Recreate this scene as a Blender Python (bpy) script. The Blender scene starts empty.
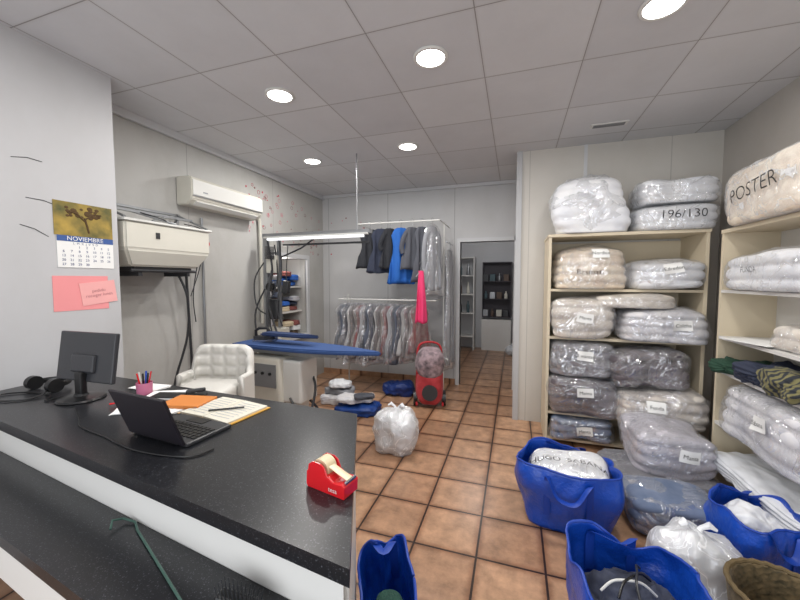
import bpy,bmesh,math,random
from mathutils import Vector,Matrix,noise,Euler
from mathutils.bvhtree import BVHTree
R=random.Random(7)
D=bpy.data
SC=bpy.context.scene
def link(o): SC.collection.objects.link(o)
def lin(c):
    c=c/255.0
    return c/12.92 if c<=0.04045 else ((c+0.055)/1.055)**2.4
def C(r,g,b): return (lin(r),lin(g),lin(b),1)
MATS={}
def M(name,col,rough=.5,metal=0,var=.0,vs=6,bump=0,bs=25,emit=0,coat=0,sheen=0,seam=None,dirt=0):
    if name in MATS: return MATS[name]
    m=D.materials.new(name); m.use_nodes=True; nt=m.node_tree; N=nt.nodes; L=nt.links
    p=N['Principled BSDF']; p.inputs['Roughness'].default_value=rough; p.inputs['Metallic'].default_value=metal
    p.inputs['Base Color'].default_value=col
    if coat: p.inputs['Coat Weight'].default_value=coat; p.inputs['Coat Roughness'].default_value=.12
    if sheen: p.inputs['Sheen Weight'].default_value=sheen
    tc=N.new('ShaderNodeTexCoord')
    n=N.new('ShaderNodeTexNoise'); n.inputs['Scale'].default_value=vs; n.inputs['Detail'].default_value=5; L.new(tc.outputs['Object'],n.inputs['Vector'])
    v=max(var,.03)
    mx=N.new('ShaderNodeMix'); mx.data_type='RGBA'
    mx.inputs[6].default_value=tuple(c*(1-v) for c in col[:3])+(1,); mx.inputs[7].default_value=tuple(min(1,c*(1+v)) for c in col[:3])+(1,)
    L.new(n.outputs['Fac'],mx.inputs[0]); out=mx.outputs[2]
    if dirt:
        dn=N.new('ShaderNodeTexNoise'); dn.inputs['Scale'].default_value=1.6; dn.inputs['Detail'].default_value=9; dn.inputs['Roughness'].default_value=.65
        mp=N.new('ShaderNodeMapping'); mp.inputs['Scale'].default_value=(1.2,1.2,.8); L.new(tc.outputs['Object'],mp.inputs[0]); L.new(mp.outputs[0],dn.inputs['Vector'])
        cr=N.new('ShaderNodeValToRGB'); cr.color_ramp.elements[0].position=.45; cr.color_ramp.elements[0].color=(1,1,1,1); cr.color_ramp.elements[1].position=.75; cr.color_ramp.elements[1].color=(1-dirt,1-dirt*1.05,1-dirt*1.2,1)
        L.new(dn.outputs['Fac'],cr.inputs[0]); mm=N.new('ShaderNodeMix'); mm.data_type='RGBA'; mm.blend_type='MULTIPLY'; mm.inputs[0].default_value=1
        L.new(out,mm.inputs[6]); L.new(cr.outputs[0],mm.inputs[7]); out=mm.outputs[2]
    if seam:
        sx=N.new('ShaderNodeSeparateXYZ'); L.new(tc.outputs['Object'],sx.inputs[0])
        a=N.new('ShaderNodeMath'); a.operation='ADD'; a.inputs[1].default_value=100*seam[1]-seam[2]; L.new(sx.outputs[seam[0]],a.inputs[0])
        b=N.new('ShaderNodeMath'); b.operation='MODULO'; b.inputs[1].default_value=seam[1]; L.new(a.outputs[0],b.inputs[0])
        c=N.new('ShaderNodeMath'); c.operation='LESS_THAN'; c.inputs[1].default_value=seam[3]; L.new(b.outputs[0],c.inputs[0])
        m2=N.new('ShaderNodeMix'); m2.data_type='RGBA'; L.new(c.outputs[0],m2.inputs[0]); L.new(out,m2.inputs[6]); m2.inputs[7].default_value=tuple(x*seam[4] for x in col[:3])+(1,); out=m2.outputs[2]
    L.new(out,p.inputs['Base Color'])
    if emit: 
        p.inputs['Emission Color'].default_value=col; p.inputs['Emission Strength'].default_value=emit
    if bump:
        n2=N.new('ShaderNodeTexNoise'); n2.inputs['Scale'].default_value=bs; n2.inputs['Detail'].default_value=4; L.new(tc.outputs['Object'],n2.inputs['Vector'])
        bp=N.new('ShaderNodeBump'); bp.inputs['Strength'].default_value=bump; bp.inputs['Distance'].default_value=.02; L.new(n2.outputs['Fac'],bp.inputs['Height']); L.new(bp.outputs[0],p.inputs['Normal'])
    MATS[name]=m; return m
def tilemat(name,c1,c2,mort,bw,bh,ms,ox,oy,rough,var=.2,vs=9,bump=.3,edge=0,edgecol=(0,0,0,1)):
    m=D.materials.new(name); m.use_nodes=True; nt=m.node_tree; N=nt.nodes; L=nt.links
    p=N['Principled BSDF']; p.inputs['Roughness'].default_value=rough
    tc=N.new('ShaderNodeTexCoord'); mp=N.new('ShaderNodeMapping'); mp.inputs['Location'].default_value=(-ox+100*bw,-oy+100*bh,0)
    L.new(tc.outputs['Object'],mp.inputs[0])
    def brick(c1,c2,mo,ms,sm):
        b=N.new('ShaderNodeTexBrick'); b.offset=0; b.squash=1; b.inputs['Scale'].default_value=1
        b.inputs['Color1'].default_value=c1; b.inputs['Color2'].default_value=c2; b.inputs['Mortar'].default_value=mo
        b.inputs['Mortar Size'].default_value=ms; b.inputs['Mortar Smooth'].default_value=sm
        b.inputs['Brick Width'].default_value=bw; b.inputs['Row Height'].default_value=bh
        L.new(mp.outputs[0],b.inputs[0]); return b
    b=brick(c1,c2,mort,ms,.1)
    n=N.new('ShaderNodeTexNoise'); n.inputs['Scale'].default_value=vs; n.inputs['Detail'].default_value=8; n.inputs['Roughness'].default_value=.7; L.new(tc.outputs['Object'],n.inputs['Vector'])
    mr=N.new('ShaderNodeMapRange'); mr.inputs[1].default_value=.3; mr.inputs[2].default_value=.7; mr.inputs[3].default_value=1-var; mr.inputs[4].default_value=1+var; L.new(n.outputs['Fac'],mr.inputs[0])
    mx=N.new('ShaderNodeMix'); mx.data_type='RGBA'; mx.blend_type='MULTIPLY'; mx.inputs[0].default_value=1
    L.new(b.outputs['Color'],mx.inputs[6]); L.new(mr.outputs[0],mx.inputs[7]); out=mx.outputs[2]
    if edge:
        b2=brick((1,1,1,1),(1,1,1,1),edgecol,edge,1.0)
        m3=N.new('ShaderNodeMix'); m3.data_type='RGBA'; m3.blend_type='MULTIPLY'; m3.inputs[0].default_value=1
        L.new(out,m3.inputs[6]); L.new(b2.outputs['Color'],m3.inputs[7]); out=m3.outputs[2]
    L.new(out,p.inputs['Base Color'])
    bp=N.new('ShaderNodeBump'); bp.invert=True; bp.inputs['Strength'].default_value=bump; bp.inputs['Distance'].default_value=.004; L.new(b.outputs['Fac'],bp.inputs['Height']); L.new(bp.outputs[0],p.inputs['Normal'])
    return m
def plastic(name,tint=(.9,.92,.95,1),fac=.35,milky=.3):
    if name in MATS: return MATS[name]
    m=D.materials.new(name); m.use_nodes=True; nt=m.node_tree; N=nt.nodes; L=nt.links
    N.remove(N['Principled BSDF']); out=N['Material Output']
    tr=N.new('ShaderNodeBsdfTransparent'); gl=N.new('ShaderNodeBsdfGlossy'); gl.inputs['Roughness'].default_value=.12; gl.inputs['Color'].default_value=(.95,.96,1,1)
    df=N.new('ShaderNodeBsdfDiffuse'); df.inputs['Color'].default_value=tint
    tc=N.new('ShaderNodeTexCoord'); n=N.new('ShaderNodeTexNoise'); n.inputs['Scale'].default_value=5.5; n.inputs['Detail'].default_value=3; n.inputs['Distortion'].default_value=1.6; L.new(tc.outputs['Object'],n.inputs['Vector'])
    rg=N.new('ShaderNodeMath'); rg.operation='SUBTRACT'; rg.inputs[1].default_value=.5; L.new(n.outputs['Fac'],rg.inputs[0]); ab=N.new('ShaderNodeMath'); ab.operation='ABSOLUTE'; L.new(rg.outputs[0],ab.inputs[0])
    bp=N.new('ShaderNodeBump'); bp.inputs['Strength'].default_value=.9; bp.inputs['Distance'].default_value=.07; L.new(ab.outputs[0],bp.inputs['Height']); L.new(bp.outputs[0],gl.inputs['Normal'])
    mr=N.new('ShaderNodeMapRange'); mr.inputs[1].default_value=0; mr.inputs[2].default_value=.022; mr.inputs[3].default_value=min(1,fac*2.3); mr.inputs[4].default_value=fac*.85; L.new(ab.outputs[0],mr.inputs[0])
    m1=N.new('ShaderNodeMixShader'); m1.inputs[0].default_value=1-milky; L.new(df.outputs[0],m1.inputs[1]); L.new(gl.outputs[0],m1.inputs[2])
    m2=N.new('ShaderNodeMixShader'); L.new(mr.outputs[0],m2.inputs[0]); L.new(tr.outputs[0],m2.inputs[1]); L.new(m1.outputs[0],m2.inputs[2])
    L.new(m2.outputs[0],out.inputs[0]); MATS[name]=m; return m
def blanket(name,c1,c2,kind='voronoi',scale=14):
    if name in MATS: return MATS[name]
    m=D.materials.new(name); m.use_nodes=True; nt=m.node_tree; N=nt.nodes; L=nt.links
    p=N['Principled BSDF']; p.inputs['Roughness'].default_value=.8; p.inputs['Sheen Weight'].default_value=.1
    tc=N.new('ShaderNodeTexCoord')
    if kind=='voronoi':
        t=N.new('ShaderNodeTexVoronoi'); t.inputs['Scale'].default_value=scale; o=t.outputs['Distance']
    elif kind=='wave':
        t=N.new('ShaderNodeTexWave'); t.inputs['Scale'].default_value=scale; t.inputs['Distortion'].default_value=1.2; t.bands_direction='X'; o=t.outputs['Fac']
    else:
        t=N.new('ShaderNodeTexNoise'); t.inputs['Scale'].default_value=scale; t.inputs['Detail'].default_value=3; o=t.outputs['Fac']
    L.new(tc.outputs['Object'],t.inputs['Vector'])
    cr=N.new('ShaderNodeValToRGB'); cr.color_ramp.elements[0].color=c1; cr.color_ramp.elements[0].position=.3; cr.color_ramp.elements[1].color=c2; cr.color_ramp.elements[1].position=.7
    L.new(o,cr.inputs[0]); L.new(cr.outputs[0],p.inputs['Base Color'])
    bp=N.new('ShaderNodeBump'); bp.inputs['Strength'].default_value=.15; bp.inputs['Distance'].default_value=.01
    n=N.new('ShaderNodeTexNoise'); n.inputs['Scale'].default_value=18; L.new(tc.outputs['Object'],n.inputs['Vector']); L.new(n.outputs['Fac'],bp.inputs['Height']); L.new(bp.outputs[0],p.inputs['Normal'])
    MATS[name]=m; return m

class G:
    def __init__(s): s.bm=bmesh.new()
    def merge(s,t):
        me=D.meshes.new('tmp'); t.to_mesh(me); t.free(); s.bm.from_mesh(me); D.meshes.remove(me); return s
    def box(s,c,size,rot=(0,0,0),bev=0,seg=2):
        t=bmesh.new(); bmesh.ops.create_cube(t,size=1)
        bmesh.ops.scale(t,vec=size,verts=t.verts)
        if bev: bmesh.ops.bevel(t,geom=t.edges[:],offset=bev,segments=seg,profile=.5,affect='EDGES')
        bmesh.ops.transform(t,matrix=Matrix.Translation(c)@Euler(rot).to_matrix().to_4x4(),verts=t.verts)
        return s.merge(t)
    def b2(s,a,b,bev=0):
        c=[(a[i]+b[i])/2 for i in range(3)]; return s.box(c,[abs(b[i]-a[i]) for i in range(3)],bev=bev)
    def cyl(s,p0,p1,r,r2=None,seg=20):
        p0=Vector(p0);p1=Vector(p1);d=p1-p0; t=bmesh.new()
        bmesh.ops.create_cone(t,cap_ends=True,segments=seg,radius1=r,radius2=r if r2 is None else r2,depth=d.length)
        q=Vector((0,0,1)).rotation_difference(d.normalized())
        bmesh.ops.transform(t,matrix=Matrix.Translation((p0+p1)/2)@q.to_matrix().to_4x4(),verts=t.verts)
        return s.merge(t)
    def sph(s,c,r,sc=(1,1,1),seg=16):
        t=bmesh.new(); bmesh.ops.create_uvsphere(t,u_segments=seg,v_segments=seg//2+2,radius=r)
        bmesh.ops.scale(t,vec=sc,verts=t.verts); bmesh.ops.translate(t,vec=c,verts=t.verts); return s.merge(t)
    def prism(s,pts,z0,z1):
        t=bmesh.new(); a=[t.verts.new((x,y,z0)) for x,y in pts]; b=[t.verts.new((x,y,z1)) for x,y in pts]
        t.faces.new(a[::-1]); t.faces.new(b); n=len(pts)
        for i in range(n): t.faces.new([a[i],a[(i+1)%n],b[(i+1)%n],b[i]])
        bmesh.ops.recalc_face_normals(t,faces=t.faces); return s.merge(t)
    def tube(s,pts,r,seg=8,closed=False,flat=None):
        pts=[Vector(p) for p in pts]; n=len(pts); t=bmesh.new(); rings=[]; up=Vector((0,0,1)); prev=None
        for i,p in enumerate(pts):
            if closed: d=(pts[(i+1)%n]-pts[i-1])
            else: d=(pts[min(i+1,n-1)]-pts[max(i-1,0)])
            d.normalize()
            if prev is None:
                a=d.cross(up) if abs(d.dot(up))<.95 else d.cross(Vector((1,0,0)))
            else: a=prev-d*prev.dot(d)
            a.normalize(); prev=a; b=d.cross(a)
            rr=r[i] if isinstance(r,(list,tuple)) else r
            fa,fb=(1,1) if flat is None else flat
            rings.append([t.verts.new(p+a*math.cos(k*2*math.pi/seg)*rr*fa+b*math.sin(k*2*math.pi/seg)*rr*fb) for k in range(seg)])
        for i in range(n if closed else n-1):
            x=rings[i]; y=rings[(i+1)%n]
            for k in range(seg): t.faces.new([x[k],x[(k+1)%seg],y[(k+1)%seg],y[k]])
        if not closed: t.faces.new(rings[0][::-1]); t.faces.new(rings[-1])
        bmesh.ops.recalc_face_normals(t,faces=t.faces); return s.merge(t)
    def lathe(s,prof,c=(0,0,0),seg=28,cap=True):
        t=bmesh.new(); rings=[[t.verts.new((c[0]+r*math.cos(k*2*math.pi/seg),c[1]+r*math.sin(k*2*math.pi/seg),c[2]+z)) for k in range(seg)] for r,z in prof]
        for i in range(len(rings)-1):
            for k in range(seg): t.faces.new([rings[i][k],rings[i][(k+1)%seg],rings[i+1][(k+1)%seg],rings[i+1][k]])
        if cap: t.faces.new(rings[0][::-1]); t.faces.new(rings[-1])
        bmesh.ops.recalc_face_normals(t,faces=t.faces); return s.merge(t)
    def out(s,name,mat,parent=None,smooth=False,loc=None,rot=None):
        me=D.meshes.new(name); s.bm.to_mesh(me); s.bm.free(); me.materials.append(mat)
        if smooth:
            me.polygons.foreach_set('use_smooth',[True]*len(me.polygons))
            try: me.set_sharp_from_angle(angle=math.radians(40))
            except Exception: pass
        o=D.objects.new(name,me); link(o)
        if parent: o.parent=parent
        if loc: o.location=loc
        if rot: o.rotation_euler=rot
        return o
def T(name,label,cat,loc=(0,0,0),rot=(0,0,0),group=None):
    o=D.objects.new(name,None); o.empty_display_size=.1; link(o); o.location=loc; o.rotation_euler=rot
    o['label']=label;o['category']=cat
    if group:o['group']=group
    return o
def tag(o,label,cat,group=None):
    o['label']=label;o['category']=cat
    if group:o['group']=group
    return o
def struct(o): o['kind']='structure'; return o
def text_bm(s,size,thin=0):
    c=D.curves.new('t','FONT'); c.body=s; c.size=size; c.align_x='CENTER'; c.align_y='CENTER'; c.resolution_u=3; c.offset=-thin*size
    o=D.objects.new('t',c); link(o); bpy.context.view_layer.update()
    me=D.meshes.new_from_object(o.evaluated_get(bpy.context.evaluated_depsgraph_get()))
    D.objects.remove(o); D.curves.remove(c); bm=bmesh.new(); bm.from_mesh(me); D.meshes.remove(me); return bm
def flat_text(name,s,size,mat,parent,x,y,z=.004,rot=0):
    bm=text_bm(s,size); bmesh.ops.transform(bm,matrix=Matrix.Translation((x,y,z))@Matrix.Rotation(rot,4,'Z'),verts=bm.verts)
    g=G(); g.merge(bm); return g.out(name,mat,parent)

def blob_bm(w,d,h,p=3,amp=.02,freq=5,seed=0,n=14,fold=0,layers=4,flat=.85,ridge=0,low=0,fine=.35):
    bm=bmesh.new(); bmesh.ops.create_cube(bm,size=2); bmesh.ops.subdivide_edges(bm,edges=bm.edges[:],cuts=n,use_grid_fill=True)
    sd=Vector((seed*3.17,seed*1.7,seed*.9))
    for v in bm.verts:
        c=v.co; k=(abs(c.x)**p+abs(c.y)**p+abs(c.z)**p)**(1/p); q=c/k
        f=1+fold*(abs(math.sin((q.z+1)*layers*math.pi/2))**.5-1) if fold else 1
        pos=Vector((q.x*w/2*(1-(1-f)*.5),q.y*d/2*f,q.z*h/2))
        dd=noise.noise(pos*freq+sd)*amp
        if low: dd+=noise.noise(pos*2.6+sd*1.3)*low
        if ridge:
            dd-=abs(noise.noise(pos*freq*1.3+sd*2))*ridge-ridge*.3
            dd-=abs(noise.noise(pos*freq*3.0+sd*3))*ridge*fine
        nn=Vector((q.x,q.y,q.z)).normalized()
        pos+=nn*dd
        if pos.z<-h/2*flat: pos.z=-h/2*flat
        pos.z+=h/2*flat
        v.co=pos
    s=max(v.co.z for v in bm.verts)
    for v in bm.verts: v.co.z*=h/s
    bmesh.ops.recalc_face_normals(bm,faces=bm.faces)
    return bm
def out_bm(bm,name,mat,parent=None,smooth=True,loc=None,rot=None):
    me=D.meshes.new(name); bm.to_mesh(me); bm.free(); me.materials.append(mat)
    if smooth: me.polygons.foreach_set('use_smooth',[True]*len(me.polygons))
    o=D.objects.new(name,me); link(o)
    if parent:o.parent=parent
    if loc:o.location=loc
    if rot:o.rotation_euler=rot
    return o
def onto(bm2,tree,off=.004):
    for v in bm2.verts:
        x,z=v.co.x,v.co.y
        h=tree.ray_cast(Vector((x,-5,z)),Vector((0,1,0)))
        y=h[0].y if h[0] else -.1
        v.co=Vector((x,y-off,z))
# ---------- materials
wallm=M('painted_wall',C(182,181,178),.55,var=.05,vs=2.5,bump=.05,seam=(1,1.22,.1,.008,.7),dirt=.16)
wallx=M('painted_wall_back',C(190,190,191),.5,var=.05,vs=2.5,seam=(0,1.0,-.83,.01,.62),dirt=.08)
wallb=M('panel_wall_shelf',C(194,190,183),.5,var=.05,vs=2,seam=(0,1.22,.12,.008,.75),dirt=.08)
wallplain=M('near_wall_paint',C(192,192,194),.5,var=.04,vs=3,dirt=.07)
wallr=M('right_wall_paint',C(180,175,169),.55,var=.06,vs=2,dirt=.1)
ceilm=tilemat('ceiling_panels',C(208,209,212),C(197,198,202),C(148,147,147),.575,.62,.003,-.787,1.8,.7,var=.05,vs=1.8,bump=.25,edge=.02,edgecol=(.93,.92,.91,1))
floorm=tilemat('terracotta_tiles',C(180,142,112),C(152,116,90),C(62,48,40),.35,.35,.006,-.175,.1,.30,var=.36,vs=9,bump=.5,edge=.045,edgecol=(.62,.52,.46,1))
beige=M('beige_laminate',C(208,195,170),.5,var=.04,vs=4)
whitem=M('white_laminate',C(214,212,208),.45,var=.03)
whitep=M('white_plastic',C(214,214,210),.35)
cream=M('aged_cream_enamel',C(208,205,194),.4,var=.05,vs=8)
greym=M('grey_metal',C(150,152,155),.35,.7)
chrome=M('chrome',C(200,200,205),.18,1)
blackp=M('black_plastic',C(22,22,24),.35)
darkg=M('dark_grey_plastic',C(48,49,52),.4)
ink=M('black_marker',C(16,16,18),.7)
paper=M('paper_white',C(236,236,234),.8)
pinkp=M('pink_paper',C(236,150,152),.8)
redp=M('red_plastic',C(205,28,36),.25,coat=.5)
totem=M('blue_woven_tote',C(18,74,180),.38,var=.12,vs=20,bump=.25,bs=60,coat=.25)
tband=M('blue_webbing',C(16,62,160),.5)
ironblue=M('blue_ironing_cloth',C(44,72,122),.85,var=.1,bump=.2)
film=plastic('clear_film',fac=.30,milky=.25)
film2=plastic('milky_film',(.88,.9,.92,1),fac=.40,milky=.5)
filmb=plastic('carrier_film',(.9,.92,.94,1),fac=.62,milky=.7)
filmg=plastic('garment_film',(.75,.77,.8,1),fac=.3,milky=.25)
wbag=M('white_carrier_plastic',C(222,224,228),.35,var=.06,vs=12,bump=.3,bs=8,coat=.2)
counterm=M('black_laminate',C(26,27,30),.3,var=.1)
def speck(m):
    nt=m.node_tree;N=nt.nodes;L=nt.links;p=N['Principled BSDF']
    v=N.new('ShaderNodeTexNoise');v.inputs['Scale'].default_value=260;v.inputs['Detail'].default_value=1
    cr=N.new('ShaderNodeValToRGB');cr.color_ramp.elements[0].position=.62;cr.color_ramp.elements[0].color=C(24,25,29);cr.color_ramp.elements[1].position=.78;cr.color_ramp.elements[1].color=C(92,94,100)
    tc=N.new('ShaderNodeTexCoord');L.new(tc.outputs['Object'],v.inputs['Vector']);L.new(v.outputs['Fac'],cr.inputs[0]);L.new(cr.outputs[0],p.inputs['Base Color'])
speck(counterm)
def smoothpts(P,n=6):
    P=[Vector(p) for p in P]; o=[]
    for i in range(len(P)-1):
        a=P[max(i-1,0)];b=P[i];c=P[i+1];d=P[min(i+2,len(P)-1)]
        for k in range(n):
            s=k/n; o.append(.5*((2*b)+(c-a)*s+(2*a-5*b+4*c-d)*s*s+(3*b-a-3*c+d)*s**3))
    o.append(P[-1]); return o
# ---------- room shell
H=2.82
def S(name,a,b,mat):
    g=G().b2(a,b); return struct(g.out(name,mat))
S('floor',(-3.3,-1.5,-.1),(1.85,8.0,0),floorm)
S('ceiling',(-3.3,-1.5,H),(1.85,5.07,H+.1),ceilm)
NY0,NY1=3.66,4.47
g=G().b2((-3.03,1.66,0),(-2.93,NY0,H)).b2((-3.03,NY1,0),(-2.93,4.97,H)).b2((-3.03,NY0,0),(-2.93,NY1,.72)).b2((-3.03,NY0,1.8),(-2.93,NY1,H))
struct(g.out('wall_left',wallm))
S('wall_left_front',(-3.03,-1.5,0),(-2.54,1.66,H),wallplain)
g=G().b2((-3.03,4.97,0),(-.74,5.07,H)).b2((-.74,4.97,2.03),(.0,5.07,H)).b2((.0,4.97,0),(.05,5.07,H))
struct(g.out('wall_back',wallx))
S('wall_shelf',(.05,3.9,0),(1.83,5.07,H),wallb)
S('wall_right',(1.73,-1.5,0),(1.83,3.9,H),wallr)
g=G().b2((-3.03,-1.6,0),(-2.2,-1.5,H)).b2((1.2,-1.6,0),(1.83,-1.5,H)).b2((-2.2,-1.6,2.5),(1.2,-1.5,H)).b2((-2.2,-1.6,0),(1.2,-1.5,.35))
struct(g.out('wall_front',wallplain))
S('wall_store_left',(-1.5,5.07,0),(-1.4,7.9,2.6),wallplain)
S('wall_store_right',(.35,5.07,0),(.45,7.9,2.6),wallplain)
S('wall_store_back',(-1.5,7.9,0),(.45,8.0,2.6),wallplain)
S('ceiling_store',(-1.5,5.07,2.6),(.45,8.0,2.7),wallplain)
doorm=M('door_frame_paint',C(198,199,201),.4)
g=G().b2((-.79,4.945,0),(-.74,5.08,2.08)).b2((-.74,4.945,2.03),(.0,5.08,2.08)).b2((-.02,4.945,0),(.045,5.08,2.08))
struct(g.out('door_1',doorm))
struct(G().b2((-.005,3.885,0),(.05,3.95,H)).out('trim_1',M('corner_trim',C(176,177,179),.4)))
struct(G().b2((-2.92,1.7,2.76),(-2.93+.04,4.97,H)).b2((-2.92,4.93,2.78),(.05,4.97,H)).out('trim_2',doorm))
struct(G().b2((.62,3.89,1.95),(.65,3.9,H)).out('trim_3',doorm))
struct(G().b2((-2.93,4.955,0),(-.8,4.97,.08)).out('baseboard_back',floorm))
g=G().b2((-3.33,NY0-.05,.66),(-3.03,NY0,1.86)).b2((-3.33,NY1,.66),(-3.03,NY1+.05,1.86)).b2((-3.36,NY0-.05,.66),(-3.33,NY1+.05,1.86)).b2((-3.33,NY0,.66),(-3.03,NY1,.70)).b2((-3.33,NY0,1.8),(-3.03,NY1,1.86))
struct(g.out('wall_niche',M('niche_paint',C(190,188,184),.6)))
g=G().b2((-2.94,NY0-.05,.68),(-2.9,NY0,1.86)).b2((-2.94,NY1,.68),(-2.9,NY1+.06,1.86)).b2((-2.94,NY0,1.8),(-2.9,NY1,1.86)).b2((-2.94,NY0,.68),(-2.86,NY1,.72))
struct(g.out('window_1',doorm))
l=D.lights.new('niche_fill_light','POINT'); l.energy=3; l.shadow_soft_size=.05; l.color=(1,.96,.9); o=D.objects.new('niche_fill_light',l); o.location=(-3.0,4.05,1.76); link(o)  # bare point light added to brighten the niche opening, no fixture modelled
# ---------- downlights
em=M('downlight_glow',(1,.98,.94,1),.5,emit=9)
for i,(x,y) in enumerate([(.65,2.06),(-.5,2.1),(-1.62,2.18),(-1.03,3.38),(-2.16,3.46),(.65,.7),(-.5,.7),(-1.62,.7)]):
    t=T('recessed_downlight','round white recessed LED downlight glowing in the ceiling','ceiling light',(x,y,H),group='recessed ceiling downlights')
    G().lathe([(.082,-.001),(.102,-.001),(.104,-.006),(.098,-.012),(.084,-.012),(.082,-.004)],cap=False).out('trim_ring',whitep,t,True)
    G().cyl((0,0,-.009),(0,0,-.002),.083,seg=28).out('diffuser',em,t)
    l=D.lights.new('downlight_lamp','AREA'); l.shape='DISK'; l.size=.16; l.energy=15.5 if y>1 else 7; l.color=(1,.975,.94)
    o=D.objects.new('downlight_lamp',l); o.location=(x,y,H-.016); link(o)
t=T('ceiling_vent','small rectangular slotted air vent in the ceiling','vent',(.73,3.45,H))
G().box((0,0,-.004),(.28,.08,.008),bev=.002).out('frame',whitep,t)
g=G()
for i in range(4): g.box((0,-.024+i*.016,-.010),(.24,.005,.004))
g.out('slats',greym,t)
# ---------- AC
t=T('air_conditioner','white wall-mounted split air conditioner with closed louver','air conditioner',(-2.925,2.88,2.18))
def extr(prof,y0,y1,bev=.008,seg=2):
    bm=bmesh.new(); a=[bm.verts.new((x,y0,z)) for x,z in prof]; b=[bm.verts.new((x,y1,z)) for x,z in prof]
    bm.faces.new(a); bm.faces.new(b[::-1])
    for i in range(len(prof)): bm.faces.new([a[i],b[i],b[(i+1)%len(prof)],a[(i+1)%len(prof)]])
    bmesh.ops.recalc_face_normals(bm,faces=bm.faces)
    if bev: bmesh.ops.bevel(bm,geom=bm.edges[:],offset=bev,segments=seg,affect='EDGES')
    return bm
out_bm(extr([(0,0),(.12,0),(.175,.045),(.19,.11),(.185,.22),(.155,.25),(0,.255)],-.46,.46),'casing',cream,t,False)
G().box((.187,0,.15),(.012,.90,.135),bev=.004).out('front_panel',whitep,t)
G().box((.147,0,.020),(.012,.8,.05),rot=(0,math.radians(50),0),bev=.003).out('louver_flap',whitep,t)
G().box((.187,0,.076),(.012,.90,.006)).out('seam',greym,t)
G().box((.194,-.32,.12),(.003,.05,.012)).out('badge',greym,t)
G().tube([(0.03,.46,.1),(0.03,.55,.1),(.03,.59,.02),(.03,.6,-.5),(.03,.6,-1.2)],.018).out('conduit',cream,t,True)
# ---------- wall-mounted press unit
t=T('wall_steam_press','boxy cream wall-mounted pressing unit with dark underside and bracket','laundry machine',(-2.93,2.07,1.55))
def hood(z0,z1,kb,kt,xb,xt):
    bm=bmesh.new()
    q=[[(.02,-kb,z0),(xb,-kb,z0),(xb,kb,z0),(.02,kb,z0)],[(.02,-kt,z0+.12),(xt,-kt,z0+.12),(xt,kt,z0+.12),(.02,kt,z0+.12)],[(.02,-kt,z1),(xt,-kt,z1),(xt,kt,z1),(.02,kt,z1)]]
    lv=[[bm.verts.new(p) for p in r] for r in q]
    bm.faces.new(lv[0][::-1]); bm.faces.new(lv[2])
    for a in (0,1):
        for i in range(4): bm.faces.new([lv[a][i],lv[a][(i+1)%4],lv[a+1][(i+1)%4],lv[a+1][i]])
    bmesh.ops.recalc_face_normals(bm,faces=bm.faces); bmesh.ops.bevel(bm,geom=bm.edges[:],offset=.014,segments=3,affect='EDGES'); return bm
out_bm(hood(.05,.37,.28,.355,.31,.375),'hood',cream,t,False)
G().b2((.02,-.365,.365),(.39,.365,.382),.004).out('top_lip',whitep,t)
G().b2((.03,-.24,.02),(.28,.24,.05)).box((.16,-.2,.0),(.26,.03,.04)).box((.16,.2,.0),(.26,.03,.04)).cyl((.29,-.27,.02),(.29,.27,.02),.012).out('dark_underside',darkg,t)
g=G()
for y in (-.34,.34): g.b2((0,y-.012,.385),(.025,y+.012,.54)).tube([(.36,y,.39),(.02,y,.53)],.009)
g.b2((0,-.36,.52),(.025,.36,.54)).b2((.15,-.36,.465),(.175,.36,.485)).tube([(.02,-.33,.53),(.3,.1,.40)],.008).tube([(.02,.33,.53),(.3,-.1,.40)],.008)
g.out('mounting_bracket',greym,t)
G().tube(smoothpts([(.17,-.1,.47),(.27,0,.43),(.22,.12,.41),(.16,.22,.46)]),.005).tube(smoothpts([(.1,.34,.45),(.25,.40,.38),(.2,.41,.1),(.08,.40,-.2)]),.004).out('cables',darkg,t,True)
G().box((.378,-.12,.28),(.004,.03,.045)).out('nameplate',darkg,t)
G().tube(smoothpts([(.16,.2,.02),(.2,.26,-.2),(.14,.3,-.55),(.08,.2,-1.0),(.06,.15,-1.5)]),.010).tube(smoothpts([(.05,.38,.2),(.04,.4,-.2),(.04,.42,-.8),(.04,.42,-1.5)]),.012).out('hose',darkg,t,True)
t=T('wall_valve','small red valve on a grey wall pipe','valve',(-2.93,2.66,1.85))
G().cyl((.03,0,-1.8),(.03,0,.25),.012).out('pipe',greym,t,True)
G().cyl((.03,0,-.04),(.03,0,.04),.022).cyl((.03,0,0),(.075,0,0),.01).out('valve_body',chrome,t,True)
G().cyl((.075,0,0),(.088,0,0),.032).out('red_handle',redp,t,True)
G().tube(smoothpts([(.03,-.012,-.06),(.05,-.08,-.2),(.03,-.12,-.5),(.03,-.1,-.75)]),.005).out('cable',darkg,t,True)
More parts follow.
